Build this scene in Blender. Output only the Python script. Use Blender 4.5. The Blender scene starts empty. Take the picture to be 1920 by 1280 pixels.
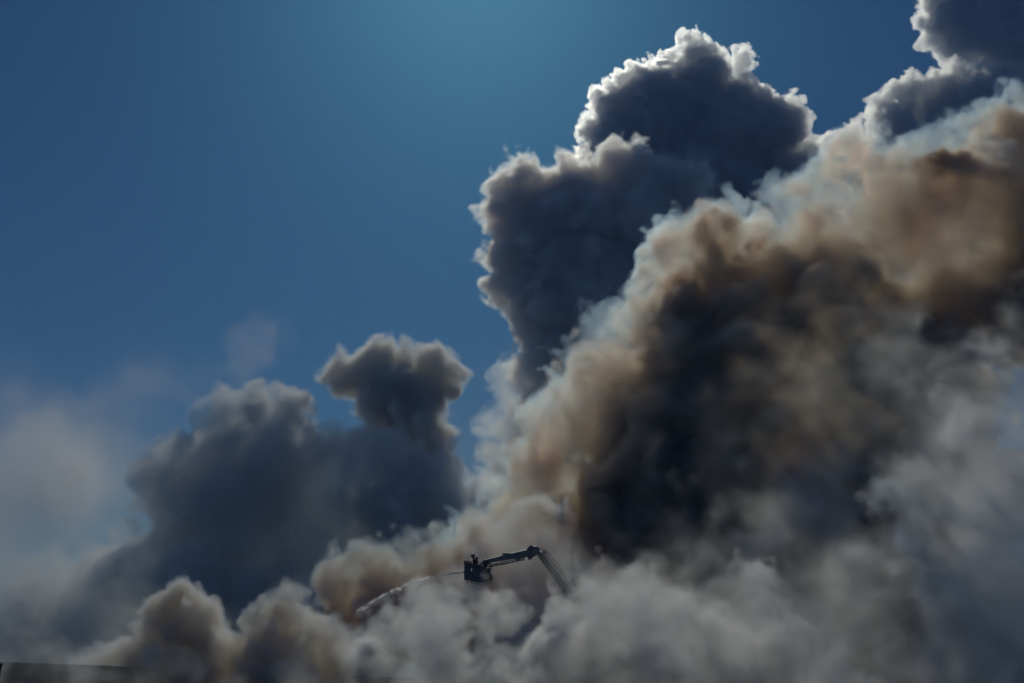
import bpy, bmesh, math, random, time
import numpy as np
from mathutils import Vector, Matrix
T0 = time.time()
R = math.radians
sc = bpy.context.scene
col = sc.collection

# ---------------------------------------------------------------- camera
EYE = Vector((0, 0, 1.7))
PITCH = R(19.5)
FOC = 35 / 36 * 1920                      # focal length in photograph pixels
cam = bpy.data.cameras.new('camera')
cam.lens = 35
cam.clip_end = 20000
cob = bpy.data.objects.new('camera', cam)
cob.location = EYE
cob.rotation_euler = (R(90) + PITCH, 0, 0)
col.objects.link(cob)
sc.camera = cob

# ---------------------------------------------------------------- sky and sun
SUN_EL, SUN_AZ = R(43), R(-2.5)
world = bpy.data.worlds.new('World')
sc.world = world
world.use_nodes = True
wn = world.node_tree
sky = wn.nodes.new('ShaderNodeTexSky')
sky.sky_type = 'NISHITA'
sky.sun_disc = False
sky.sun_elevation = SUN_EL
sky.sun_rotation = SUN_AZ
sky.altitude = 0
sky.air_density = 0.6
sky.dust_density = 0.65
sky.ozone_density = 1.0
bg = wn.nodes['Background']
bg.inputs['Strength'].default_value = 0.05
gam = wn.nodes.new('ShaderNodeGamma')
gam.inputs['Gamma'].default_value = 1.5
tint = wn.nodes.new('ShaderNodeMix')
tint.data_type = 'RGBA'
tint.blend_type = 'MULTIPLY'
tint.inputs['Factor'].default_value = 1
tint_b = [i for i in tint.inputs if i.name == 'B' and i.type == 'RGBA'][0]
tint_a = [i for i in tint.inputs if i.name == 'A' and i.type == 'RGBA'][0]
tint_o = [i for i in tint.outputs if i.type == 'RGBA'][0]
tint_b.default_value = (0.10, 0.40, 0.69, 1)
wn.links.new(sky.outputs[0], gam.inputs['Color'])
wn.links.new(gam.outputs[0], tint_a)
wn.links.new(tint_o, bg.inputs['Color'])
sun = bpy.data.lights.new('sun', 'SUN')
sun.energy = 5.0
sun.angle = R(0.53)
sun.color = (0.89, 0.95, 1.0)            # above the air box, whose haze warms it
sob = bpy.data.objects.new('sun', sun)
sdir = Vector((math.sin(SUN_AZ) * math.cos(SUN_EL), math.cos(SUN_AZ) * math.cos(SUN_EL), math.sin(SUN_EL)))
sob.rotation_euler = sdir.to_track_quat('Z', 'Y').to_euler()
sob.location = (0, 0, 60)
col.objects.link(sob)
vs = sc.view_settings
vs.view_transform = 'Standard'
vs.look = 'None'
vs.gamma = 1
vs.use_curve_mapping = False
vs.exposure = -1.7
cy = sc.cycles
cy.volume_bounces = 6
cy.max_bounces = 10
cy.volume_step_rate = 2.4
cy.volume_max_steps = 512
cy.use_adaptive_sampling = True
cy.adaptive_threshold = 0.05
cy.use_denoising = True
cy.denoising_input_passes = 'RGB_ALBEDO_NORMAL'
cy.denoising_prefilter = 'ACCURATE'
try:
    cy.denoiser = 'OPENIMAGEDENOISE'
except Exception:
    pass


# ---------------------------------------------------------------- helpers
def at(px, py, Y):
    """The world point that stands Y metres ahead of the camera where the photograph shows pixel (px, py)."""
    u, v = (px - 960) / FOC, (640 - py) / FOC
    d = Vector((u, math.cos(PITCH) - v * math.sin(PITCH), math.sin(PITCH) + v * math.cos(PITCH)))
    return EYE + d * (Y / d.y)


def tag(o, label=None, cat=None, group=None, kind=None):
    if label: o['label'] = label
    if cat: o['category'] = cat
    if group: o['group'] = group
    if kind: o['kind'] = kind
    return o


# ---------------------------------------------------------------- smoke: density grids worked out with numpy
def taps(n, period, rng):
    t = np.arange(n) / period + rng.random()
    i = np.floor(t).astype(np.intp)
    f = t - i
    w = np.stack([(1 - f) ** 3 / 6, (3 * f ** 3 - 6 * f ** 2 + 4) / 6, (-3 * f ** 3 + 3 * f ** 2 + 3 * f + 1) / 6, f ** 3 / 6]).astype(np.float32)
    return i, w, int(i.max()) + 4


def noise(shape, period, rng):
    """Smooth random field of unit variance whose features are about `period` voxels across (cubic splines on a random lattice)."""
    per = period if isinstance(period, tuple) else (period,) * 3
    tp = [taps(n, p, rng) for n, p in zip(shape, per)]
    g = rng.standard_normal([t[2] for t in tp], dtype=np.float32)
    g *= np.float32(2.94)
    for k in (2, 1, 0):
        i, w, m = tp[k]
        sh = [1, 1, 1]
        sh[k] = shape[k]
        out = None
        for q in range(4):
            part = np.take(g, i + q, axis=k)
            part *= w[q].reshape(sh)
            if out is None: out = part
            else: out += part
        g = out
    return g


def fbm(shape, period, octaves, rng, gain=0.55, billow=False):
    out = None
    a, tot = 1.0, 0.0
    for _ in range(octaves):
        n = noise(shape, period, rng)
        if billow:
            n = np.abs(n) * np.float32(1.6) - np.float32(1.25)
        n *= np.float32(a)
        out = n if out is None else out + n
        tot += a * a
        a *= gain
        period = tuple(p / 2 for p in period) if isinstance(period, tuple) else period / 2
    out *= np.float32(1 / math.sqrt(tot))
    return out


def sphere_points(n, rng):
    v = rng.standard_normal((n, 3))
    return v / np.linalg.norm(v, axis=1, keepdims=True)


def grow(blobs, n_each, lo, hi, rng, sink=0.15, flat=None):
    """Smaller puffs budding from the outside of the given ones: the cauliflower build of a cloud."""
    pts, rad, wt = [], [], []
    for c, r, w in blobs:
        k = max(int(n_each * rng.uniform(0.35, 1.5)), 3)
        q = sphere_points(k, rng)
        rr = r * (lo + (hi - lo) * rng.random(k) ** 1.7)
        pts.append(c + q * (r - sink * rr)[:, None])
        rad.append(rr)
        wt.append(np.full(k, w))
    pts, rad, wt = np.concatenate(pts), np.concatenate(rad), np.concatenate(wt)
    C = np.array([b[0] for b in blobs])
    Rr = np.array([b[1] for b in blobs])
    sd = np.full(len(pts), 1e9)
    for c, r in zip(C, Rr):
        np.minimum(sd, np.linalg.norm(pts - c, axis=1) - r, out=sd)
    keep = sd > -0.35 * rad
    return [(p, r, w) for p, r, w in zip(pts[keep], rad[keep], wt[keep])]


def read_group(n, vox, carrier, mat):
    ng = bpy.data.node_groups.new('smoke_density', 'GeometryNodeTree')
    ng.interface.new_socket('Geometry', in_out='INPUT', socket_type='NodeSocketGeometry')
    ng.interface.new_socket('Geometry', in_out='OUTPUT', socket_type='NodeSocketGeometry')
    N, L = ng.nodes.new, ng.links.new
    go = N('NodeGroupOutput')
    oi = N('GeometryNodeObjectInfo')
    oi.transform_space = 'ORIGINAL'
    oi.inputs['Object'].default_value = carrier
    vc = N('GeometryNodeVolumeCube')
    ext = Vector([(k - 1) * vox / 2 for k in n])
    vc.inputs['Min'].default_value = -ext
    vc.inputs['Max'].default_value = ext
    for k, nm in zip(n, 'XYZ'):
        vc.inputs['Resolution ' + nm].default_value = k
    pos = N('GeometryNodeInputPosition')
    ad = N('ShaderNodeVectorMath'); ad.operation = 'ADD'; ad.inputs[1].default_value = ext
    L(pos.outputs[0], ad.inputs[0])
    sl = N('ShaderNodeVectorMath'); sl.operation = 'SCALE'; sl.inputs['Scale'].default_value = 1 / vox
    L(ad.outputs[0], sl.inputs[0])
    sep = N('ShaderNodeSeparateXYZ')
    L(sl.outputs[0], sep.inputs[0])
    ii = []
    for k in range(3):
        f = N('FunctionNodeFloatToInt'); f.rounding_mode = 'ROUND'
        L(sep.outputs[k], f.inputs[0]); ii.append(f)

    def im(op, a, b):
        m = N('FunctionNodeIntegerMath'); m.operation = op
        for i, v in enumerate((a, b)):
            if isinstance(v, int): m.inputs[i].default_value = v
            else: L(v.outputs[0], m.inputs[i])
        return m
    ix = im('ADD', im('MULTIPLY', im('ADD', im('MULTIPLY', ii[0], n[1]), ii[1]), n[2]), ii[2])
    si = N('GeometryNodeSampleIndex'); si.data_type = 'FLOAT'; si.domain = 'POINT'
    na = N('GeometryNodeInputNamedAttribute'); na.data_type = 'FLOAT'; na.inputs[0].default_value = 'd'
    L(oi.outputs['Geometry'], si.inputs['Geometry'])
    L(na.outputs['Attribute'], si.inputs['Value'])
    L(ix.outputs[0], si.inputs['Index'])
    L(si.outputs[0], vc.inputs['Density'])
    sm = N('GeometryNodeSetMaterial'); sm.inputs['Material'].default_value = mat
    L(vc.outputs[0], sm.inputs[0]); L(sm.outputs[0], go.inputs[0])
    return ng


def volume_object(name, centre, den, vox, mat):
    n = den.shape
    me = bpy.data.meshes.new(name + '_density')
    me.vertices.add(den.size)
    a = me.attributes.new('d', 'FLOAT', 'POINT')
    a.data.foreach_set('value', np.ascontiguousarray(den, np.float32).ravel())
    carrier = bpy.data.objects.new(name + '_density', me)       # holds the numbers only; never linked to the scene
    vol = bpy.data.volumes.new(name)
    vol.materials.append(mat)
    ob = bpy.data.objects.new(name, vol)
    ob.location = centre
    col.objects.link(ob)
    md = ob.modifiers.new('density', 'NODES')
    md.node_group = read_group(n, vox, carrier, mat)
    return ob


def smoke_material(name, scatter, absorb, g, mult=1.0):
    """scatter, absorb: colour coefficients per metre at density 1."""
    m = bpy.data.materials.new(name)
    m.use_nodes = True
    t = m.node_tree
    t.nodes.clear()
    N, L = t.nodes.new, t.links.new
    out = N('ShaderNodeOutputMaterial')
    at_ = N('ShaderNodeAttribute'); at_.attribute_name = 'density'
    ss, sa = max(scatter), max(absorb)

    def mul(v):
        mm = N('ShaderNodeMath'); mm.operation = 'MULTIPLY'; mm.inputs[1].default_value = v * mult
        L(at_.outputs['Fac'], mm.inputs[0])
        return mm
    vs_ = N('ShaderNodeVolumeScatter')
    vs_.inputs['Color'].default_value = (*[c / ss for c in scatter], 1)
    vs_.inputs['Anisotropy'].default_value = g
    L(mul(ss).outputs[0], vs_.inputs['Density'])
    if sa > 0:
        va = N('ShaderNodeVolumeAbsorption')
        va.inputs['Color'].default_value = (*[1 - c / sa * 0.999 for c in absorb], 1)
        L(mul(sa).outputs[0], va.inputs['Density'])
        ad = N('ShaderNodeAddShader')
        L(vs_.outputs[0], ad.inputs[0]); L(va.outputs[0], ad.inputs[1])
        L(ad.outputs[0], out.inputs['Volume'])
    else:
        L(vs_.outputs[0], out.inputs['Volume'])
    return m


QUICK = 1.0


JOBS = []


def smoke(*a, **k):
    JOBS.append((a, k))


def smoke_grid(name, label, Y, blobs, vox_px, mat, seed, buds=(), warp=(0, 20), puff=(0, 12, 3), edge=4.0, union=0.5,
          inner=(0.0, 20), wisp=(0.0, 24), fade=None, kind='stuff'):
    """blobs: (px, py, radius px, depth offset px, density) at the scale the photograph shows at distance Y.
    warp, puff, edge, union in voxels; buds: list of (count, lo, hi)."""
    rng = np.random.default_rng(seed)
    s = Y / FOC / math.cos(PITCH) * 1.0
    vox = vox_px * s * QUICK
    bl = []
    for b in blobs:
        b = tuple(b) + (0, 1.0)[len(b) - 3:] if len(b) < 5 else b
        d = b[3] * s
        p = at(b[0], b[1], Y + d)
        bl.append((np.array(p), b[2] * s * (Y + d) / Y, b[4]))
    allb = list(bl)
    cur = bl
    for (cnt, lo, hi) in buds:
        cur = [c for c in grow(cur if cur is bl else cur, cnt, lo, hi, rng) if c[1] > 2.0 * vox]
        allb += cur
    pad = (edge + abs(puff[0]) * 1.2 + abs(warp[0]) * 1.5 + wisp[0] * 1.5 + 2) * vox
    mn = np.min([c - r for c, r, _ in allb], axis=0) - pad
    mx = np.max([c + r for c, r, _ in allb], axis=0) + pad
    n = [int(v) + 1 for v in (mx - mn) / vox]
    ax = [(mn[k] + vox * np.arange(n[k])).astype(np.float32) for k in range(3)]
    far = 3 * pad
    sd = np.full(n, far, np.float32)
    wn_ = np.zeros(n, np.float32)
    ww = np.full(n, 1e-6, np.float32)
    for c, r, w in allb:
        kk = np.float32(min(union * vox * 4, r * 0.6) + 1e-5)
        reach = r + pad * 0.8 + kk
        lo = [max(int((c[k] - reach - mn[k]) / vox), 0) for k in range(3)]
        hi = [min(int((c[k] + reach - mn[k]) / vox) + 2, n[k]) for k in range(3)]
        sl = tuple(slice(a, b) for a, b in zip(lo, hi))
        X, Yy, Z = (ax[k][lo[k]:hi[k]] - np.float32(c[k]) for k in range(3))
        dd = np.sqrt(X[:, None, None] ** 2 + Yy[None, :, None] ** 2 + Z[None, None, :] ** 2) - np.float32(r)
        a = sd[sl]
        h = np.maximum(kk - np.abs(a - dd), 0) / kk
        sd[sl] = np.minimum(a, dd) - h * h * kk * np.float32(0.25)
        f = np.clip(1 - (dd + r) / (r * 1.25), 0, 1) ** 2
        wn_[sl] += f * np.float32(w)
        ww[sl] += f
    sd /= np.float32(vox)
    dens = wn_ / ww
    dens[ww < 1e-4] = 1.0
    del wn_, ww
    if warp[0]:
        idx = []
        for k in range(3):
            q = fbm(n, warp[1], 3, rng, 0.5) * np.float32(warp[0])
            sh = [1, 1, 1]; sh[k] = n[k]
            q += np.arange(n[k], dtype=np.float32).reshape(sh) + 0.5
            np.clip(q, 0, n[k] - 1, out=q)
            idx.append(q.astype(np.int32))
        flat = (idx[0] * n[1] + idx[1]) * n[2] + idx[2]
        del idx
        sd = sd.ravel()[flat]
        dens = dens.ravel()[flat]
        del flat
    if puff[0]:
        sd += fbm(n, puff[1], puff[2], rng, 0.5, billow=True) * np.float32(-puff[0])
    if wisp[0]:
        sd += fbm(n, wisp[1], 5, rng, 0.6) * np.float32(wisp[0])
    den = np.clip(-sd / np.float32(edge), 0, 1)
    den = den * den * (3 - 2 * den)
    den *= dens
    if inner[0]:
        den *= np.exp(fbm(n, inner[1], 4, rng, 0.6) * np.float32(inner[0]))
    if fade is not None:
        den *= fade(ax[0][:, None, None], ax[1][None, :, None], ax[2][None, None, :])
    den[den < 0.003] = 0
    print('%s grid %s = %.1fM voxel %.2f m, %d puffs, %.1f s' % (name, n, den.size / 1e6, vox, len(allb), time.time() - T0))
    return name, label, kind, mn + (np.array(n) - 1) * vox / 2, den, vox, mat


def build_smoke():
    from concurrent.futures import ThreadPoolExecutor
    with ThreadPoolExecutor(4) as ex:
        for name, label, kind, centre, den, vox, mat in ex.map(lambda j: smoke_grid(*j[0], **j[1]), JOBS):
            tag(volume_object(name, centre, den, vox, mat), label, kind=kind)


# ---------------------------------------------------------------- ground
def mesh_object(name, verts, faces, mat=None, parent=None):
    me = bpy.data.meshes.new(name)
    me.from_pydata(verts, [], faces)
    me.update()
    if mat: me.materials.append(mat)
    o = bpy.data.objects.new(name, me)
    o.parent = parent
    col.objects.link(o)
    return o


def surface_material(name, c1, c2, scale=4.0, rough=0.8, metal=0.0, bump=0.2):
    m = bpy.data.materials.new(name)
    m.use_nodes = True
    t = m.node_tree
    b = t.nodes['Principled BSDF']
    N, L = t.nodes.new, t.links.new
    tc = N('ShaderNodeTexCoord')
    nz = N('ShaderNodeTexNoise'); nz.inputs['Scale'].default_value = scale; nz.inputs['Detail'].default_value = 6
    L(tc.outputs['Object'], nz.inputs['Vector'])
    rp = N('ShaderNodeValToRGB')
    rp.color_ramp.elements[0].position = 0.3; rp.color_ramp.elements[0].color = (*c1, 1)
    rp.color_ramp.elements[1].position = 0.7; rp.color_ramp.elements[1].color = (*c2, 1)
    L(nz.outputs[0], rp.inputs[0]); L(rp.outputs[0], b.inputs['Base Color'])
    b.inputs['Roughness'].default_value = rough
    b.inputs['Metallic'].default_value = metal
    if bump:
        bp = N('ShaderNodeBump'); bp.inputs['Strength'].default_value = bump; bp.inputs['Distance'].default_value = 0.02
        L(nz.outputs[0], bp.inputs['Height']); L(bp.outputs[0], b.inputs['Normal'])
    return m


M_ground = surface_material('ground_asphalt', (0.04, 0.04, 0.04), (0.07, 0.068, 0.062), 0.6)
tag(mesh_object('ground', [(-6000, -3000, 0), (6000, -3000, 0), (6000, 9000, 0), (-6000, 9000, 0)], [(0, 1, 2, 3)], M_ground), 'dark asphalt ground under the smoke', kind='structure')

# ---------------------------------------------------------------- building
def prism(pts_bottom, pts_top):
    n = len(pts_bottom)
    v = [tuple(p) for p in pts_bottom] + [tuple(p) for p in pts_top]
    f = [tuple(range(n - 1, -1, -1)), tuple(range(n, 2 * n))]
    f += [(i, (i + 1) % n, n + (i + 1) % n, n + i) for i in range(n)]
    return v, f


def empty(name, loc, label=None, cat=None, group=None):
    o = bpy.data.objects.new(name, None)
    o.location = loc
    o.empty_display_size = 0.3
    col.objects.link(o)
    return tag(o, label, cat, group)


def beam_data(p, q, w, h, up=Vector((0, 0, 1)), w2=None, h2=None):
    p, q = Vector(p), Vector(q)
    d = (q - p).normalized()
    s = d.cross(up)
    s = s.normalized() if s.length > 1e-4 else d.orthogonal().normalized()
    u = s.cross(d).normalized()
    w2, h2 = w2 or w, h2 or h
    a = [p + s * (x * w / 2) + u * (y * h / 2) for x, y in ((-1, -1), (1, -1), (1, 1), (-1, 1))]
    b = [q + s * (x * w2 / 2) + u * (y * h2 / 2) for x, y in ((-1, -1), (1, -1), (1, 1), (-1, 1))]
    return prism(a, b)


class Build:
    """Collects shapes in world coordinates and links them as one mesh object under a parent."""
    def __init__(self): self.v, self.f = [], []
    def add(self, vf):
        k = len(self.v)
        self.v += [tuple(x) for x in vf[0]]
        self.f += [tuple(i + k for i in g) for g in vf[1]]
        return self
    def beam(self, *a, **k): return self.add(beam_data(*a, **k))
    def tube(self, path, r, n=8):
        path = [Vector(p) for p in path]
        k = len(self.v)
        rs = r if isinstance(r, (list, tuple)) else [r] * len(path)
        for i, p in enumerate(path):
            d = (path[min(i + 1, len(path) - 1)] - path[max(i - 1, 0)]).normalized()
            s = d.cross(Vector((0.13, 0.2, 0.97))).normalized()
            u = s.cross(d)
            for j in range(n):
                t = 2 * math.pi * j / n
                self.v.append(tuple(p + (s * math.cos(t) + u * math.sin(t)) * rs[i]))
        for i in range(len(path) - 1):
            for j in range(n):
                a, b = k + i * n + j, k + i * n + (j + 1) % n
                self.f.append((a, b, b + n, a + n))
        self.f.append(tuple(range(k + n - 1, k - 1, -1)))
        self.f.append(tuple(range(len(self.v) - n, len(self.v))))
        return self
    def link(self, name, mat, parent=None, bevel=0.0, smooth=False):
        off = Vector()
        r = parent
        while r is not None:
            off += r.location
            r = r.parent
        c = Vector()
        for x in self.v: c += Vector(x)
        c /= len(self.v)
        o = mesh_object(name, [tuple(Vector(x) - c) for x in self.v], self.f, mat, parent)
        o.location = c - off
        if smooth:
            for p in o.data.polygons: p.use_smooth = True
        if bevel:
            m = o.modifiers.new('bevel', 'BEVEL'); m.width = bevel; m.segments = 2
        return o


M_wall = surface_material('dark_wall', (0.03, 0.03, 0.03), (0.055, 0.053, 0.05), 0.8)
M_roof = surface_material('bitumen_roof', (0.025, 0.025, 0.026), (0.045, 0.044, 0.042), 1.5)
M_steel = surface_material('grey_steel', (0.10, 0.11, 0.12), (0.16, 0.17, 0.18), 2.0, 0.5, 0.3, 0.05)
M_boom = surface_material('painted_boom', (0.09, 0.095, 0.10), (0.13, 0.135, 0.14), 1.2, 0.45, 0.0, 0.05)
M_panel = surface_material('basket_panel', (0.035, 0.036, 0.04), (0.055, 0.056, 0.06), 3.0, 0.6, 0.0, 0.05)
M_coat = surface_material('dark_turnout_cloth', (0.025, 0.025, 0.03), (0.045, 0.043, 0.045), 9.0, 0.9)
M_helmet = surface_material('helmet_shell', (0.05, 0.05, 0.05), (0.08, 0.08, 0.075), 6.0, 0.35)
M_black = surface_material('black_post', (0.01, 0.01, 0.01), (0.02, 0.02, 0.02), 4.0, 0.7)

hall = empty('flat_roof_building', (-20, 90, 0), 'long dark flat roofed building whose roof edge crosses the bottom under the smoke', 'building')
ra, rb = at(-140, 1233, 60), at(900, 1281, 150)
hz = at(0, 1240, 66).z
rb.z = hz; ra.z = hz
back = Vector((-26, 40, 0))
c4 = [Vector((p.x, p.y, 0)) for p in (ra, rb, rb + back, ra + back)]
Build().add(prism([p for p in c4], [p + Vector((0, 0, hz - 0.45)) for p in c4])).link('wall', M_wall, hall)
cen = (c4[0] + c4[2]) / 2
big = [cen + (p - cen) * 1.01 for p in c4]
Build().add(prism([p + Vector((0, 0, hz - 0.445)) for p in big], [p + Vector((0, 0, hz)) for p in big])).link('roof', M_roof, hall, 0.03)
post = Build()
q0, q1 = at(-4, 1243, 26), at(-4, 1280, 26)
post.tube([(q0.x, 26, 0), (q0.x, 26, q0.z - 0.1), (q0.x, 26, q0.z)], [0.10, 0.10, 0.115], 12)
tag(post.link('post', M_black), 'black post top just showing at the bottom left edge', 'post')

# ---------------------------------------------------------------- aerial platform
YB = 75.0
A, B, C = at(869.8, 1086.3, 75.2), at(902.1, 1092.3, 74.0), at(923.7, 1087.1, 74.9)
D = A + C - B
UP = Vector((0, 0, 1))
base = (A + C) / 2
plat = empty('aerial_platform', base, 'dark rescue basket on a bent articulated fire ladder boom above the smoke', 'fire ladder')
bask = empty('basket', (0, 0, 0))
bask.parent = plat


def face_panel(P, Q, inward, s0, s1, t0, t1, th=0.05):
    a, b = P.lerp(Q, s0), P.lerp(Q, s1)
    n = inward * th
    return prism([a + UP * t0, b + UP * t0, b + UP * t0 + n, a + UP * t0 + n], [a + UP * t1, b + UP * t1, b + UP * t1 + n, a + UP * t1 + n])


def inw(P, Q):
    d = (Q - P).normalized()
    n = d.cross(UP)
    n.z = 0
    n.normalize()
    return n if n.dot(base - P) > 0 else -n


mid = lambda *p: sum(p, Vector()) / len(p)
fl = [p + (base - p) * 0.03 for p in (A, B, C, D)]
Build().add(prism([p + UP * 0.0 for p in fl], [p + UP * 0.09 for p in fl])).link('floor', M_panel, bask)
nAB, nBC, nCD, nDA = inw(A, B), inw(B, C), inw(C, D), inw(D, A)
for (P, Q, n, pieces) in (
        (A, B, nAB, [(0, 1, .0, .50), (0.02, .385, .503, 1.22), (.465, .98, .503, 1.25), (.388, .462, .66, .71), (.388, .462, .93, 1.22)]),
        (B, C, nBC, [(.003, 1, 0.002, .36), (.02, .25, .363, 1.22), (.35, .80, .363, 0.92), (.253, .347, .363, .60), (.253, .347, .67, .81), (.253, .347, .88, 1.1)]),
        (C, D, nCD, [(.05, .97, 0.004, .45)]),
        (D, A, nDA, [(.03, .97, 0.006, .5)])):
    for (s0, s1, t0, t1) in pieces:
        Build().add(face_panel(P, Q, n, s0, s1, t0, t1)).link('panel', M_panel, bask, 0.006)
for P, hgt in ((A, 1.26), (B, 1.24), (C, 0.9), (D, 1.26)):
    p = P + (base - P) * 0.05
    if P is C: p = P.lerp(B, 0.2) + (base - P) * 0.02
    Build().tube([p + UP * 0.05, p + UP * hgt], 0.045, 8).link('post', M_steel, bask, smooth=True)
for P, Q, h in ((A, B, 1.26), (C, D, 1.15), (D, A, 1.26), (D, A, .85), (C, D, .8)):
    p, q = P + (base - P) * 0.05, Q + (base - Q) * 0.05
    Build().tube([p + UP * h, q + UP * h], 0.035, 8).link('rail', M_steel, bask, smooth=True)
# fittings standing on the rail
Build().tube([at(870.8, 1056, 75.3), at(871, 1051.5, 75.3)], 0.05, 8).beam(at(869.6, 1051.6, 75.3), at(872.5, 1051.4, 75.3), 0.1, 0.07).link('lamp', M_steel, bask)
Build().beam(at(873, 1054.2, 75.0), at(878.5, 1051.2, 75.0), 0.22, 0.16).beam(at(877.5, 1052.8, 75.0), at(879.5, 1054.6, 75.0), 0.1, 0.1).link('searchlight', M_steel, bask, 0.02)
Build().beam(at(880, 1054.2, 74.7), at(884, 1053.6, 74.7), 0.2, 0.07).link('control_panel', M_panel, bask, 0.01)
# water cannon at the outer corner
Build().tube([at(876, 1073, 75.3), at(871.5, 1072.2, 75.3), at(868.2, 1071.7, 75.3)], [0.09, 0.08, 0.055], 10).link('water_cannon', M_steel, bask, smooth=True)
# water curtain pipe below the floor
sp = [at(866.6, 1088.6, 75.3), at(880, 1091.2, 74.7), at(892.8, 1094, 74.2), at(899, 1095.5, 73.9), at(908, 1094.7, 74.2), at(922.5, 1090.2, 75.0)]
Build().tube(sp, 0.018, 6).link('spray_pipe', M_steel, bask)
for t in (0.15, 0.4, 0.6, 0.8):
    p = A.lerp(B, t)
    Build().beam(p + nAB * 0.05 - UP * 0.14, p + nAB * 0.05 - UP * 0.01, 0.03, 0.09, up=nAB).link('bracket', M_steel, bask)
# mounting head between basket and boom
YH = 75.4
Build().add(prism([at(904.8, 1066, YH), at(912.5, 1066, YH), at(912.8, 1066, YH + .5), at(905.1, 1066, YH + .5)],
                  [at(905.2, 1049.2, YH), at(913.5, 1048.5, YH), at(913.8, 1048.5, YH + .5), at(905.5, 1049.2, YH + .5)])).link('mounting_head', M_panel, plat, 0.03)
Build().beam(at(901, 1058.5, YH), at(906, 1053, YH), 0.12, 0.14).link('bracket', M_steel, plat, 0.01)
Build().tube([at(912, 1057, YH), at(920, 1056, YH), at(921.5, 1061, YH), at(917, 1064.5, YH), at(917, 1072, YH)], 0.06, 8).link('hose', M_panel, plat, smooth=True)
Build().beam(at(912.5, 1060, YH), at(919.6, 1060.5, YH), 0.08, 0.1).beam(at(913, 1065, YH), at(920.5, 1065, YH), 0.08, 0.06).link('link_arm', M_steel, plat)
# upper boom, three telescoping sections
ub = empty('upper_boom', (0, 0, 0))
ub.parent = plat
Build().beam(at(908, 1052.5, YH + .2), at(948, 1044.2, 76), 0.30, 0.30, h2=0.34).link('section', M_boom, ub, 0.03)
Build().beam(at(938, 1046.0, 75.9), at(972, 1039.6, 76.5), 0.38, 0.40, h2=0.44).link('section', M_boom, ub, 0.03)
Build().beam(at(962, 1041.2, 76.4), at(996, 1035.2, 77), 0.46, 0.46, h2=0.54).link('section', M_boom, ub, 0.03)
Build().beam(at(942, 1038.3, 76), at(951, 1037, 76.1), 0.3, 0.16).beam(at(950, 1038, 76.1), at(956.5, 1037.2, 76.2), 0.3, 0.12).link('light_housing', M_boom, ub, 0.03)
Build().tube([at(921, 1061, YH), at(958, 1053.2, 76), at(984, 1048, 76.6)], 0.05, 8).link('water_pipe', M_steel, ub, smooth=True)
Build().tube([at(921, 1058, YH), at(952, 1050.5, 76), at(984, 1044.5, 76.6)], 0.035, 8).link('water_pipe', M_steel, ub, smooth=True)
for i in range(12):
    x = 923 + i * 5
    t = (x - 921) / 63
    y0, y1 = 1061 - 13 * t, 1058 - 13.5 * t
    Build().beam(at(x, y0 + .4, YH + 1.2 * t), at(x + (2.4 if i % 2 else -1.2), y1 - .6, YH + 1.2 * t), 0.04, 0.05).link('strut', M_steel, ub)
Build().beam(at(940, 1057.4, 75.8), at(952, 1055, 76), 0.2, 0.12).link('cable_guide', M_steel, ub, 0.01)
Build().beam(at(968, 1050.5, 76.2), at(975, 1049, 76.4), 0.2, 0.14).link('cable_guide', M_steel, ub, 0.01)
# knuckle
kp = [(985.6, 1043), (995.8, 1046), (1004.6, 1040.8), (1011, 1035), (1012.4, 1028.2), (1007.5, 1022.6), (999, 1023.2), (995.6, 1020.4), (990.5, 1025.2), (986.2, 1029.4)]
Build().add(prism([at(x, y, 76.7) for x, y in kp], [at(x, y, 77.4) for x, y in kp])).link('knuckle', M_boom, plat, 0.04)
kn = Build().tube([at(1000, 1033, 76.55), at(1000, 1033, 77.55)], 0.22, 14).link('pivot_pin', M_steel, plat)
Build().beam(at(990, 1046.5, 76.9), at(997, 1044.5, 76.9), 0.3, 0.2).link('bracket', M_steel, plat, 0.02)
# lower boom going down into the smoke
lb = empty('lower_boom', (0, 0, 0))
lb.parent = plat
u2 = Vector((0.85, 0, 0.5))
Build().beam(at(1010.5, 1036, 77.0), at(1061, 1106, 78.5), 0.42, 0.40, up=u2).link('section', M_boom, lb, 0.03)
Build().beam(at(1015.5, 1037.2, 77.0), at(1063, 1101, 78.5), 0.28, 0.17, up=u2).link('section', M_steel, lb, 0.02)
Build().beam(at(1052, 1094, 78.2), at(1075, 1126, 78.9), 0.50, 0.48, up=u2).link('section', M_boom, lb, 0.03)
lad = empty('ladder', (0, 0, 0))
lad.parent = plat
r0, r1 = at(1019.5, 1033, 76.9), at(1082, 1110, 78.6)
s0, s1 = at(1015.8, 1035, 77.2), at(1076, 1113, 78.9)
Build().beam(r0, r1, 0.05, 0.085, up=u2).link('rail', M_steel, lad)
Build().beam(s0, s1, 0.05, 0.07, up=u2).link('rail', M_steel, lad)
for i in range(26):
    t = (i + .5) / 26
    Build().beam(s0.lerp(s1, t), r0.lerp(r1, t), 0.035, 0.035).link('rung', M_steel, lad)
h0, h1 = at(1021.6, 1027.2, 76.9), at(1082, 1101.5, 78.6)
Build().tube([at(1018.8, 1031.6, 76.9), h0, h1], 0.024, 6).link('handrail', M_steel, lad)
Build().tube([at(1010.5, 1029, 77.0), at(1013.2, 1026.3, 77.0), at(1019.2, 1032.6, 76.95)], 0.024, 6).link('handrail', M_steel, lad)
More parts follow.
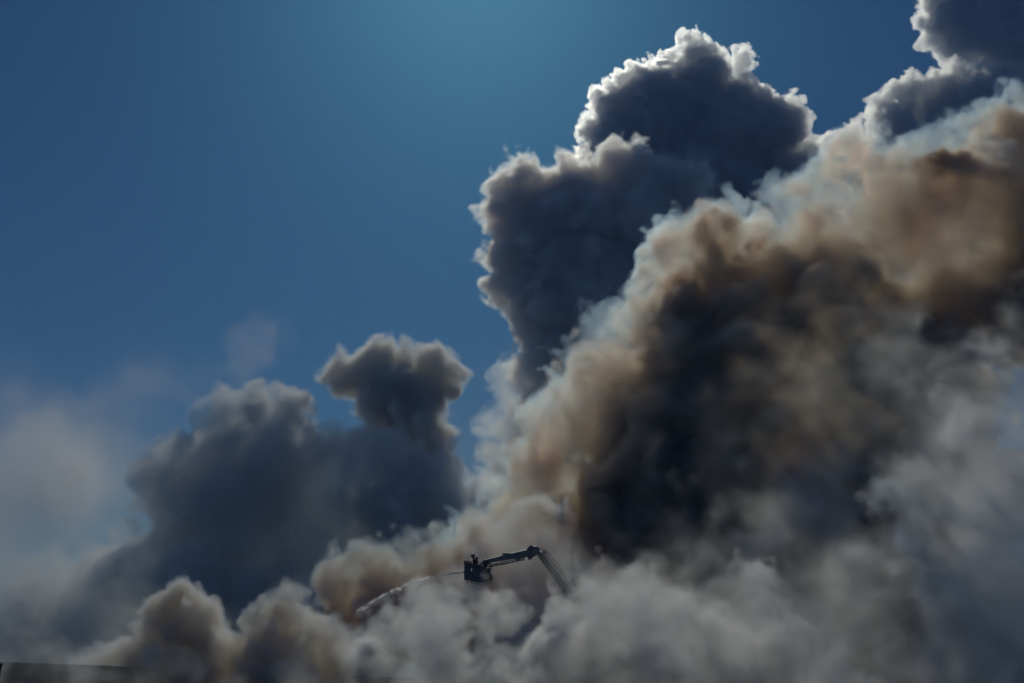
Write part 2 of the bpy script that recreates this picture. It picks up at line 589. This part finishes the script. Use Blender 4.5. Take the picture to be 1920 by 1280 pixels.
for i in range(7):
    t = (i + .8) / 7.2
    p = r0.lerp(r1, t)
    Build().tube([p, h0.lerp(h1, t - .035)], 0.018, 6).link('handrail_post', M_steel, lad)
    if i < 6:
        Build().tube([r0.lerp(r1, t + .07), h0.lerp(h1, t)], 0.012, 5).link('brace', M_steel, lad)
Build().beam(at(1018, 1037, 76.9), at(1024, 1033, 76.9), 0.2, 0.24).link('roller_box', M_steel, lad, 0.02)

# ---------------------------------------------------------------- person in the basket
YP = 75.0
joints = {'pelvis': (891.0, 1066, 0), 'waist': (890.6, 1060, 0), 'chest': (889.8, 1053, 0), 'neck': (888.3, 1047.8, 0), 'head0': (887.2, 1045.0, 0), 'head1': (886.9, 1041.2, 0),
          'sl': (889.8, 1051, -.19), 'el': (886.0, 1057.6, -.27), 'hl': (880.6, 1056.2, -.22), 'fl': (878.8, 1055.6, -.2), 'sr': (889.8, 1051, .19), 'er': (886.5, 1057.8, .28), 'hr': (881.2, 1056.4, .22), 'fr': (879.4, 1055.9, .2),
          'il': (891.0, 1067.5, -.1), 'kl': (889.4, 1077, -.12), 'al': (890.8, 1086, -.13), 'tl': (887.6, 1087.2, -.14), 'ir': (891.2, 1067.5, .1), 'kr': (890.6, 1077, .12), 'ar': (892.4, 1086, .13), 'tr': (889.2, 1087.2, .14)}
radii = {'pelvis': .17, 'waist': .16, 'chest': .19, 'neck': .075, 'head0': .09, 'head1': .105, 'sl': .1, 'sr': .1, 'el': .07, 'er': .07, 'hl': .05, 'hr': .05, 'fl': .035, 'fr': .035, 'il': .12, 'ir': .12, 'kl': .085, 'kr': .085, 'al': .065, 'ar': .065, 'tl': .05, 'tr': .05}
names = list(joints)
edges = [('pelvis', 'waist'), ('waist', 'chest'), ('chest', 'neck'), ('neck', 'head0'), ('head0', 'head1'), ('chest', 'sl'), ('sl', 'el'), ('el', 'hl'), ('hl', 'fl'), ('chest', 'sr'), ('sr', 'er'), ('er', 'hr'), ('hr', 'fr'),
         ('pelvis', 'il'), ('il', 'kl'), ('kl', 'al'), ('al', 'tl'), ('pelvis', 'ir'), ('ir', 'kr'), ('kr', 'ar'), ('ar', 'tr')]
porg = at(891, 1088, YP)
pm = bpy.data.meshes.new('person')
pm.from_pydata([tuple(at(j[0], j[1], YP + j[2]) - porg) for j in joints.values()], [(names.index(a), names.index(b)) for a, b in edges], [])
pm.materials.append(M_coat)
person = bpy.data.objects.new('person', pm)
person.location = porg
col.objects.link(person)
tag(person, 'firefighter in dark gear and helmet with air cylinder standing in the raised basket', 'person')
sk = person.modifiers.new('skin', 'SKIN')
for i, nme in enumerate(names):
    v = pm.skin_vertices[0].data[i]
    v.radius = (radii[nme], radii[nme])
    v.use_root = nme == 'pelvis'
sub = person.modifiers.new('smooth', 'SUBSURF'); sub.levels = 1; sub.render_levels = 2
hc = at(886.9, 1041.0, YP)
hel = Build()
prof = [(.21, -.03), (.155, .0), (.15, .05), (.125, .10), (.07, .135), (.01, .145)]
N_ = 14
hv, hf = [], []
for i, (rr, hh) in enumerate(prof):
    for j in range(N_):
        t = 2 * math.pi * j / N_
        hv.append(hc + Vector((rr * (1.12 if math.cos(t) < 0 else 1.0) * math.cos(t), rr * .9 * math.sin(t), hh + (-.03 if (i == 0 and math.cos(t) < -.3) else 0))))
for i in range(len(prof) - 1):
    for j in range(N_):
        hf.append((i * N_ + j, i * N_ + (j + 1) % N_, (i + 1) * N_ + (j + 1) % N_, (i + 1) * N_ + j))
hel.add((hv, hf)).link('helmet', M_helmet, person, smooth=True)
Build().tube([at(894.0, 1058, YP), at(893.8, 1056.5, YP), at(893.1, 1044.4, YP), at(892.9, 1043, YP), at(892.9, 1042.2, YP)], [.06, .1, .1, .07, .03], 12).link('air_cylinder', M_helmet, person, smooth=True)

# ---------------------------------------------------------------- water jet
M_water = bpy.data.materials.new('white_water')
M_water.use_nodes = True
wt = M_water.node_tree
pb = wt.nodes['Principled BSDF']
nz = wt.nodes.new('ShaderNodeTexNoise'); nz.inputs['Scale'].default_value = 30
cr = wt.nodes.new('ShaderNodeValToRGB')
cr.color_ramp.elements[0].color = (0.72, 0.74, 0.76, 1); cr.color_ramp.elements[1].color = (0.85, 0.86, 0.87, 1)
wt.links.new(nz.outputs[0], cr.inputs[0])
tr_ = wt.nodes.new('ShaderNodeBsdfTranslucent')
wt.links.new(cr.outputs[0], tr_.inputs['Color']); wt.links.new(cr.outputs[0], pb.inputs['Base Color'])
pb.inputs['Roughness'].default_value = 0.15
mx = wt.nodes.new('ShaderNodeMixShader'); mx.inputs[0].default_value = 0.85
wt.links.new(pb.outputs[0], mx.inputs[1]); wt.links.new(tr_.outputs[0], mx.inputs[2])
wt.links.new(mx.outputs[0], wt.nodes['Material Output'].inputs['Surface'])
jet_px = [(868, 1071.6, 75.3), (850, 1072.4, 75.4), (830, 1075.5, 75.6), (810, 1080, 75.8), (790, 1086, 76), (770, 1093, 76.2), (750, 1100.6, 76.5), (730, 1109, 76.8), (715, 1116.5, 77), (700, 1124.5, 77.2), (686, 1133, 77.5), (676, 1142, 77.7), (668, 1151, 78)]
jet = [at(*p) for p in jet_px]
rj = random.Random(5)
jb = Build()
jb.tube(jet[:4], [.03, .035, .03, .012], 8)
TET = [Vector((1, 1, 1)), Vector((1, -1, -1)), Vector((-1, 1, -1)), Vector((-1, -1, 1))]
for i in range(2600):
    t = 0.94 * rj.random() ** 0.85
    k = t * (len(jet) - 1)
    j = min(int(k), len(jet) - 2)
    p = jet[j].lerp(jet[j + 1], k - j)
    d = (jet[j + 1] - jet[j]).normalized()
    spread = 0.03 + 0.22 * t * t
    fall = abs(rj.gauss(0, 1)) * (0.05 + 0.30 * t) * (1.0 if rj.random() < .75 else 2.2)
    clump = 0.06 * t * math.sin(k * 9.0 + 1.3 * math.sin(k * 23))
    p = p + Vector((rj.gauss(0, spread * .6), rj.gauss(0, spread), rj.gauss(0, spread * .35) - fall + clump))
    sz = rj.uniform(.005, .016)
    s = d * (sz * rj.uniform(1.2, 3.0))
    w = Vector((0, 1, 0)) * sz
    u = d.cross(Vector((0, 1, 0))).normalized() * sz
    jb.add(([p + s * q.x + w * q.y + u * q.z for q in TET], [(0, 1, 2), (0, 3, 1), (0, 2, 3), (1, 3, 2)]))
tag(jb.link('water_jet', M_water), 'white water jet arching left out of the basket into the smoke', 'water jet')

# ---------------------------------------------------------------- air
M_air = bpy.data.materials.new('air')
M_air.use_nodes = True
M_air.node_tree.nodes.clear()
ao = M_air.node_tree.nodes.new('ShaderNodeOutputMaterial')
ap = M_air.node_tree.nodes.new('ShaderNodeVolumePrincipled')
ap.inputs['Color'].default_value = (0.26, 0.48, 1.0, 1)
ap.inputs['Absorption Color'].default_value = (1, 1, 1, 1)
ap.inputs['Density'].default_value = 0.0004
ap.inputs['Anisotropy'].default_value = 0.0
M_air.node_tree.links.new(ap.outputs[0], ao.inputs['Volume'])
hb = [(x, y) for x, y in ((-7000, -3500), (7000, -3500), (7000, 9500), (-7000, 9500))]
tag(mesh_object('haze', *prism([Vector((x, y, -1)) for x, y in hb], [Vector((x, y, 660)) for x, y in hb]), M_air), 'thin bluish air over the whole place', kind='stuff')

# ---------------------------------------------------------------- clouds and smoke
# coefficients per metre
M_cloud = smoke_material('cloud_white', (1, 1, 1), (0.0, 0.0, 0.0), 0.76, 0.28)
M_column = smoke_material('smoke_dark_grey', (0.88, 0.94, 1.0), (0.04, 0.04, 0.04), 0.6, 0.3)
M_grey = smoke_material('smoke_grey', (1.0, 0.98, 0.97), (0.045, 0.045, 0.047), 0.2, 0.19)
M_puff = smoke_material('smoke_puff_grey', (0.85, 0.9, 1.0), (0.12, 0.12, 0.12), 0.4, 0.52)
M_brown = smoke_material('smoke_brown', (0.94, 0.90, 0.86), (0.14, 0.23, 0.36), 0.5, 0.6)
M_pale = smoke_material('smoke_pale', (0.97, 0.98, 0.98), (0.02, 0.024, 0.03), 0.32, 0.32)
M_tan = smoke_material('smoke_tan', (0.74, 0.87, 1.0), (0.16, 0.20, 0.25), 0.4, 1.0)
M_olive = smoke_material('smoke_olive', (0.80, 0.88, 1.0), (0.16, 0.185, 0.22), 0.4, 1.3)
M_edge = smoke_material('smoke_white', (0.55, 0.78, 1.0), (0.01, 0.012, 0.018), 0.55, 0.28)

# far cumulus, crisp cauliflower edges
smoke('cumulus_cloud', 'tall dark cumulus cloud with bright silver rim rising in the middle of the sky', 620,
      [(1300, 82, 26, 0), (1285, 75, 18, 0), (1305, 120, 30, 0), (1250, 118, 24, 10), (1215, 135, 24, 0), (1390, 118, 26, 0), (1400, 105, 14, 0), (1350, 118, 22, 0), (1180, 165, 40, 0), (1140, 195, 32, -10), (1120, 250, 34, 0), (1150, 240, 40, -20),
       (1310, 190, 80, 10), (1390, 190, 55, -10), (1240, 230, 90, 20), (1370, 270, 105, 0), (1440, 235, 42, 10), (1470, 255, 28, 0), (1500, 275, 28, 0), (1545, 268, 18, 0), (1590, 262, 22, 0), (1500, 300, 40, 20),
       (1150, 205, 26, -55), (1185, 172, 22, -55), (1138, 268, 28, -65), (1178, 245, 28, -70), (1212, 150, 18, -45), (1282, 140, 20, -45), (1200, 205, 26, -80), (1200, 330, 110, 30), (1320, 400, 150, 30), (1130, 330, 60, 0), (1450, 380, 90, 20)],
      1.6, M_cloud, 3, buds=[(50, .15, .55), (14, .2, .55)], warp=(1.5, 10), puff=(2.2, 8, 3), edge=2.2, union=.3)
smoke('cumulus_cloud', 'bright rimmed cumulus cloud reaching out of the top corner of the sky', 700,
      [(1755, 25, 32, 0), (1760, 70, 34, 10), (1800, 95, 36, 0), (1745, 0, 28, 0), (1800, 30, 60, 10), (1880, 40, 70, -40), (1860, 100, 40, -20), (1920, 90, 90, -30), (1960, 40, 120, -30), (1900, 150, 50, -20), (1960, 170, 80, 0), (1840, -30, 80, 0)],
      1.8, M_cloud, 5, buds=[(50, .15, .55), (14, .2, .55)], warp=(1.5, 10), puff=(2.2, 8, 3), edge=2.2, union=.3)
smoke('cumulus_cloud', 'low rounded cumulus cloud with bright rim just above the brown smoke', 660,
      [(1665, 200, 34, 0), (1700, 180, 36, 0), (1740, 185, 45, 0), (1790, 165, 40, 10), (1840, 150, 34, 10), (1880, 165, 45, 10), (1780, 220, 70, 0), (1690, 235, 45, 0), (1640, 240, 22, -20), (1610, 245, 18, -20), (1860, 230, 80, 0), (1680, 290, 70, 0), (1780, 300, 80, 0)],
      1.8, M_cloud, 6, buds=[(50, .15, .55), (14, .2, .55)], warp=(1.5, 10), puff=(2.2, 8, 3), edge=2.2, union=.3)
# the dark column that leans under the cumulus
smoke('smoke_column', 'dark grey smoke column with pale curling edge in front of the cumulus cloud', 480,
      [(945, 345, 40, 0), (990, 340, 45, 0), (1050, 345, 45, 0), (940, 400, 48, 0), (1000, 410, 90, 20), (1110, 350, 60, 0), (1160, 330, 45, 10), (1080, 430, 120, 20), (1180, 430, 130, 30), (980, 480, 60, 0), (1080, 540, 130, 20), (1010, 560, 70, 10), (1090, 640, 110, 20),
       (1020, 640, 50, 0), (1030, 700, 65, 0, .8), (1010, 760, 62, 0, .6), (990, 820, 60, 0, .5), (970, 880, 60, 0, .45), (985, 680, 35, -10, .35), (950, 740, 42, 0, .22), (935, 800, 42, 0, .22), (930, 860, 45, 0, .3), (1080, 780, 80, 0, .7), (990, 940, 80, 0, .5), (920, 930, 50, 0, .35)],
      2.2, M_column, 8, buds=[(30, .15, .55), (10, .2, .55)], warp=(2.5, 14), puff=(2.5, 10, 3), edge=8.0, union=.6, inner=(.2, 30))
# grey drift on the left
smoke('smoke_plume', 'dull grey smoke bank with rounded shoulder drifting at the left', 260,
      [(435, 770, 52, 0), (480, 772, 52, 0), (530, 785, 48, 0), (575, 815, 50, 0), (405, 785, 36, 0), (560, 850, 80, 0), (650, 835, 55, 0, .9), (715, 855, 60, 0, .8), (770, 880, 60, 0, .8), (420, 850, 80, 0), (350, 855, 40, 0), (308, 890, 44, 0), (345, 920, 60, 0), (305, 945, 42, 0), (318, 1000, 48, 0), (430, 950, 140, 10), (590, 930, 110, 0), (620, 820, 40, 10, .7), (540, 1050, 160, 0),
       (700, 900, 90, 20, .8), (800, 930, 80, 10, .7), (750, 1000, 120, 0), (860, 950, 60, 0, .6), (340, 1060, 100, 0, .8), (400, 1130, 140, 0), (660, 1090, 130, 0), (240, 1120, 90, 0, .4), (880, 1020, 70, 0), (560, 1230, 160, 0), (300, 1230, 160, 0, .6), (520, 870, 70, -70), (640, 890, 70, -80), (760, 940, 60, -70), (600, 1000, 80, -90), (430, 1000, 80, -80), (830, 890, 50, -40), (480, 780, 40, -40), (80, 1125, 70, 20, .5), (170, 1115, 65, 20, .5), (-20, 1130, 80, 20, .5), (60, 1200, 110, 20, .8), (220, 1160, 80, 20, .7), (-60, 1200, 110, 20, .8)],
      2.4, M_grey, 11, buds=[(28, .15, .5), (8, .22, .55)], warp=(3, 16), puff=(2.2, 12, 4), wisp=(1.5, 22), edge=8.0, union=.8, inner=(.6, 30))
smoke('smoke_puff', 'mushroom shaped dark smoke puff floating above the grey smoke bank', 280,
      [(710, 685, 50, 0), (680, 700, 46, 0), (640, 692, 36, 0), (655, 720, 38, 0), (755, 690, 48, 0), (810, 695, 48, 0), (840, 690, 34, 0), (838, 725, 34, 0), (740, 735, 75, 0), (790, 735, 55, 0), (725, 762, 56, 0), (770, 780, 62, 0), (785, 808, 56, 0), (798, 836, 50, 0), (800, 870, 50, 0, .9), (865, 700, 18, 0), (715, 655, 26, 0), (750, 658, 22, 0)],
      2.0, M_puff, 12, buds=[(26, .2, .4), (8, .25, .5)], warp=(2, 14), puff=(1.8, 10, 3), wisp=(2, 18), edge=9.0, union=.7, inner=(.25, 30))
# thin veils low on the left
smoke('smoke_veil', 'thin pinkish smoke veil hanging in the blue sky at the left', 340,
      [(465, 690, 60, 0, 1.6), (490, 630, 50, 0, 1.5), (525, 570, 40, 0, 1.0), (430, 740, 80, 0, 1), (150, 900, 230, 0, 1.3), (0, 920, 280, 0, 1.6), (300, 790, 180, 0, .9), (600, 780, 160, 0, .6), (820, 800, 150, 0, .5), (100, 1120, 250, 0, 1.4), (400, 1000, 250, 0, .3), (700, 1000, 250, 0, .3), (900, 850, 110, 0, 1.2)],
      7.0, smoke_material('smoke_thin', (1.0, 0.95, 0.95), (0.05, .05, .05), 0.35, 0.010), 13, warp=(7, 16), puff=(0, 12, 3), wisp=(8, 26), edge=30.0, union=2, inner=(.7, 22))
smoke('smoke_wisp', 'faint pink smoke wisp rising into the blue sky above the left smoke bank', 230,
      [(400, 745, 34, 0, .5), (420, 715, 34, 0, .7), (440, 690, 34, 0, .9), (457, 665, 34, 0), (472, 640, 33, 0), (486, 615, 31, 0, .9), (500, 592, 28, 0, .8), (517, 568, 24, 0, .6), (540, 545, 20, 0, .4), (505, 640, 26, 0, .4), (525, 605, 22, 0, .3)],
      2.6, smoke_material('smoke_faint', (1.0, 0.93, 0.93), (0.05, .06, .07), 0.4, 0.016), 14, warp=(4, 18), puff=(0, 12, 3), wisp=(4, 20), edge=9.0, union=2, inner=(.5, 16))
# the big brown plume
smoke('smoke_plume', 'huge brown black smoke plume climbing from the middle to the upper right', 130,
      [(960, 990, 50, 0, .5), (1000, 940, 50, 0, .5), (1050, 890, 55, 0, .6), (1090, 820, 60, 0, .7), (1130, 740, 60, 0, .6), (1150, 680, 60, 0, .5), (1210, 640, 60, 0, .6), (1260, 580, 60, 0, .6), (1290, 520, 55, 0, .5), (1330, 470, 50, 0, .5), (1400, 470, 60, 0, .7), (1350, 560, 80, 0),
       (1460, 430, 60, 0, .5), (1520, 390, 60, 0, .35), (1590, 360, 65, 0, .4), (1650, 390, 75, 0, .3), (1740, 430, 85, 0, .25), (1850, 270, 50, 0, .5), (1910, 270, 70, 0, .9), (1950, 330, 90, 0, .9), (1840, 350, 70, 0, .2),
       (1550, 460, 85, 10, .7), (1660, 480, 90, 10, .35), (1780, 460, 110, 10, .25), (1910, 480, 90, 0, .9),
       (1430, 560, 120, 20, 1.4), (1550, 560, 115, 20, 1.6), (1660, 570, 50, 10, .6), (1760, 580, 100, 20, .6), (1900, 590, 120, 20, 1.0),
       (1320, 650, 120, 10, 1.6), (1280, 770, 125, 0, 1.7), (1220, 870, 115, 0, 1.6), (1150, 940, 100, 0, 1.2), (1050, 1010, 90, 0, .7), (1430, 720, 180, 20, 1.6), (1370, 880, 170, 20, 1.6), (1240, 980, 130, 10, 1.4), (1570, 800, 170, 20, 1.5), (1700, 740, 150, 20, 1), (1500, 1000, 190, 10, 1.5),
       (1680, 980, 150, 10, 1.3), (1350, 1100, 150, 0, 1), (1150, 1080, 100, 0, .8), (1640, 1180, 130, 0, 1.3)],
      3.0, M_brown, 21, buds=[(28, .15, .5), (8, .22, .55)], warp=(4.5, 18), puff=(2.5, 11, 4), wisp=(4, 26), edge=8.0, union=.8, inner=(.45, 26))
smoke('smoke_billow', 'bluish white smoke billow edging the brown plume from the boom to the cumulus cloud', 127,
      [(920, 985, 45, 0), (960, 920, 45, 0), (995, 870, 45, 0), (1035, 800, 50, 0), (1030, 770, 40, 0), (1055, 730, 45, 0), (1090, 680, 50, 0), (1095, 620, 42, 0), (1120, 600, 36, 0), (1160, 610, 50, 0), (1200, 570, 50, 0), (1235, 500, 48, 0), (1265, 450, 46, 0), (1300, 420, 45, 0), (1360, 410, 46, 0), (1420, 420, 42, 0),
       (1465, 370, 44, 0), (1510, 330, 44, 0), (1570, 295, 46, 0), (1630, 290, 50, 0, .9), (1700, 300, 60, 0, .7), (1770, 280, 60, 0, .7), (1830, 240, 46, 0), (1890, 220, 50, 0), (1950, 210, 60, 0), (1700, 370, 60, 0, .7), (1780, 370, 80, 0, .7), (1570, 350, 50, 0, .7), (1170, 700, 60, -20, .5), (1120, 770, 60, -20, .5), (1230, 620, 50, -20, .5), (880, 1030, 50, 0, .8), (1640, 360, 60, 10, .8), (1720, 420, 80, 10, .6), (1850, 330, 80, 10, .7), (1500, 420, 60, 10, .6)],
      2.4, M_edge, 24, buds=[(30, .15, .52), (9, .22, .55)], warp=(4, 16), puff=(2.2, 10, 4), wisp=(3, 20), edge=6.5, union=.6, inner=(.5, 20))
# tan billow behind the basket
smoke('smoke_billow', 'tan smoke billow with bluish edge leaning left behind the basket', 100,
      [(625, 1075, 38, 0), (640, 1110, 50, 0), (680, 1050, 38, 0), (720, 1070, 55, 0), (770, 1030, 45, 0), (800, 1060, 60, 0), (850, 1050, 50, 0, .7), (650, 1160, 60, 0), (740, 1150, 90, 0), (900, 1010, 50, 0, .6), (880, 1100, 80, 0, .7), (960, 1050, 80, 0, .6), (1000, 980, 60, 0, .5), (960, 1130, 70, 0, .8), (1040, 1130, 70, 0, .8), (1110, 1130, 70, 0, .8), (860, 1180, 80, 0, .8)],
      2.0, M_tan, 22, buds=[(22, .2, .42), (7, .28, .5)], warp=(3.0, 14), puff=(2.0, 10, 3), wisp=(2.5, 20), edge=11.0, union=.7, inner=(.45, 24))
smoke('smoke_billow', 'pale grey smoke billow right behind the basket and the boom', 92,
      [(900, 1040, 50, 0, .6), (950, 1020, 55, 0, .6), (1000, 1010, 50, 0, .5), (960, 1075, 70, 0, .7), (1040, 1060, 55, 0, .5), (1080, 1090, 50, 0, .5), (880, 1100, 60, 0, .7), (1000, 1120, 70, 0, .8), (1100, 1130, 60, 0, .7), (960, 1190, 75, 0, .9), (1050, 1200, 80, 0, .9), (1000, 1260, 90, 0, 1), (1120, 1230, 90, 0, 1)],
      2.4, M_pale, 38, buds=[(16, .25, .45)], warp=(4, 16), puff=(1.5, 12, 3), wisp=(4, 22), edge=14.0, union=1, inner=(.4, 24))
smoke('smoke_veil', 'thin brown smoke veil added to warm the darkest part of the plume', 78,
      [(1420, 600, 110, 0, .8), (1560, 620, 110, 0, .8), (1350, 750, 130, 0, .9), (1500, 780, 150, 0, 1), (1600, 880, 120, 0, .8), (1650, 750, 110, 0, .8), (1680, 1050, 110, 0, .7), (1250, 640, 60, 0, .4)],
      5.0, smoke_material('smoke_veil_warm_fill', (1.0, 0.76, 0.52), (0.1, .14, .2), 0.35, 0.035), 39, warp=(8, 22), puff=(0, 12, 3), wisp=(9, 24), edge=22.0, union=2, inner=(.9, 17))  # added veil: its warm scatter colour lends warm light to the bluish core
# pale smoke in front
smoke('smoke_bank', 'pale grey smoke bank rolling along the bottom in front of the ladder', 68,
      [(660, 1235, 45, 0, .8), (740, 1225, 60, 0), (830, 1205, 65, 0), (920, 1218, 62, 0), (1010, 1245, 55, 0), (1080, 1242, 46, 0), (1088, 1180, 24, 0), (1130, 1172, 30, 0), (1182, 1185, 48, 0), (1215, 1110, 60, 0), (1290, 1130, 65, 0), (1370, 1140, 70, 0), (1450, 1130, 60, 0), (1180, 1200, 120, 10), (1350, 1230, 120, 10), (1480, 1220, 100, 10), (1020, 1250, 100, 0), (850, 1270, 90, 0), (700, 1275, 60, 0, .8), (1580, 1300, 60, 0)],
      2.4, M_pale, 31, buds=[(18, .25, .45), (5, .3, .5)], warp=(5, 20), puff=(2.5, 14, 3), wisp=(5, 26), edge=11.0, union=1, inner=(1.05, 18))
smoke('smoke_bank', 'tall grey smoke bank hanging at the right in front of the brown plume', 62,
      [(1800, 800, 100, 0, .32), (1880, 760, 100, 0, .26), (1770, 750, 45, 0, .2), (1870, 670, 70, 0, .2), (1800, 930, 120, 0, .36), (1900, 950, 150, 0, .34), (1820, 1080, 120, 0, .4), (1920, 1150, 160, 0, .4), (1790, 1220, 100, 0, .45), (1900, 1300, 130, 0, .5)],
      2.6, M_pale, 32, buds=[(18, .22, .42), (5, .3, .5)], warp=(5, 20), puff=(2.5, 14, 3), wisp=(5, 26), edge=11.0, union=1, inner=(1.05, 18))
smoke('smoke_billow', 'brownish grey smoke billow between two dark lanes of the plume', 86,
      [(1490, 850, 50, 0, .3), (1540, 880, 60, 0, .4), (1590, 930, 55, 0, .4), (1520, 950, 70, 0, .4), (1460, 930, 50, 0, .4), (1560, 1010, 60, 0, .4), (1450, 1000, 60, 0, .5)],
      2.8, M_tan, 36, warp=(6, 18), puff=(0, 12, 4), wisp=(6, 24), edge=22.0, union=2, inner=(.5, 24))
smoke('smoke_veil', 'thin grey wispy smoke veil drifting across the dark plume at the lower right', 56,
      [(1500, 690, 50, 0, .15), (1600, 700, 70, 0, .3), (1740, 690, 90, 0, .5), (1860, 640, 120, 0, .5), (1450, 800, 160, 0, .1), (1650, 850, 150, 0, .15), (1850, 850, 200, 0, .6), (1300, 1090, 110, 0, .6), (1450, 1070, 160, 0, .5), (1050, 1235, 80, 0, .7), (900, 1220, 90, 0, .9), (760, 1200, 90, 0, 1), (1650, 1080, 120, 0, .1), (1850, 1080, 220, 0, 1.5), (1250, 1230, 160, 0, 1.2), (1550, 1230, 180, 0, 1.2), (1000, 1240, 120, 0, 1.2), (800, 1260, 90, 0, 1), (560, 1200, 80, 0, .5), (420, 1220, 80, 0, .5), (300, 1220, 80, 0, .4), (200, 1250, 70, 0, .6)],
      4.2, smoke_material('smoke_veil_grey', (1.0, 0.97, 0.93), (0.02, .025, .03), 0.35, 0.06), 37, warp=(8, 22), puff=(0, 12, 3), wisp=(9, 24), edge=22.0, union=2, inner=(1.05, 17))
smoke('smoke_puff', 'dark olive smoke puff with pale round top at the bottom left', 84,
      [(330, 1128, 38, 0), (360, 1135, 30, 0), (300, 1145, 36, 0), (320, 1160, 48, 0), (340, 1190, 60, 0), (270, 1190, 30, 0), (225, 1215, 34, 0), (290, 1240, 60, 0), (400, 1190, 30, 0), (425, 1190, 24, 0), (400, 1240, 55, 0), (350, 1270, 80, 0), (180, 1260, 40, 0)],
      1.8, M_olive, 33, buds=[(26, .2, .42), (8, .28, .5)], warp=(2.5, 12), puff=(2.0, 9, 3), wisp=(2, 18), edge=9.0, union=.6, inner=(.3, 24))
smoke('smoke_puff', 'olive grey smoke puff with hazy crest between the bottom left puff and the ladder', 84,
      [(542, 1122, 32, 0), (520, 1155, 42, 0), (570, 1170, 42, 0), (545, 1220, 70, 0), (480, 1230, 40, 0), (600, 1210, 45, 0, .6), (540, 1280, 90, 0), (640, 1240, 50, 0, .5)],
      1.8, M_olive, 34, buds=[(26, .2, .42), (8, .28, .5)], warp=(3, 12), puff=(2.0, 9, 3), wisp=(2.5, 18), edge=11.0, union=.6, inner=(.3, 24))
smoke('smoke_bank', 'low pale smoke bank lying along the roof at the left edge', 54,
      [(-20, 1185, 45, 0, .45), (40, 1195, 42, 0, .4), (100, 1222, 34, 0, .3), (160, 1240, 30, 0, .3), (60, 1255, 45, 0, .5), (125, 1262, 40, 0, .6), (190, 1275, 50, 0, .35), (260, 1280, 50, 0, .35), (320, 1285, 50, 0, .3), (420, 1285, 50, 0, .3), (-60, 1250, 70, 0, .8), (560, 1290, 50, 0, .3), (660, 1275, 45, 0, .4), (760, 1275, 45, 0, .5)],
      2.6, M_pale, 35, buds=[(14, .25, .45)], warp=(4.5, 16), puff=(1.5, 12, 3), wisp=(4, 22), edge=16.0, union=1, inner=(.5, 24))
smoke('water_mist', 'pale water mist falling under the water jet', 75.6,
      [(700, 1150, 22, 0), (735, 1138, 26, 0), (775, 1124, 28, 0), (815, 1112, 28, 0), (850, 1104, 24, 0, .7), (880, 1112, 26, 0, .6), (720, 1175, 40, 0), (780, 1160, 45, 0), (840, 1145, 45, 0), (900, 1145, 45, 0, .8), (950, 1145, 38, 0, .6)],
      2.0, smoke_material('mist_white', (0.95, 0.97, 1.0), (0.05, .05, .05), 0.45, 0.45), 41, buds=[(18, .25, .45)], warp=(4, 14), puff=(3, 10, 3), edge=10.0, union=1, inner=(.6, 20))
smoke('water_spray', 'bright white spray of fine drops along the water jet', 75.6,
      [(868 - 3 * i, 1071.5 + 0.0049 * (3 * i) ** 1.815 - .5 * math.sin(i * .9) * i / 60, 1.1 + i * .026, 0, 1.4 - i * .016) for i in range(66)],
      0.8, smoke_material('spray_white', (1, 1, 1), (0, 0, 0), 0.6, 9.0), 43, buds=[(4, .3, .9)], warp=(1.8, 6), puff=(.8, 5, 2), edge=3.0, union=1, inner=(.9, 5))
build_smoke()
print('script', time.time() - T0)
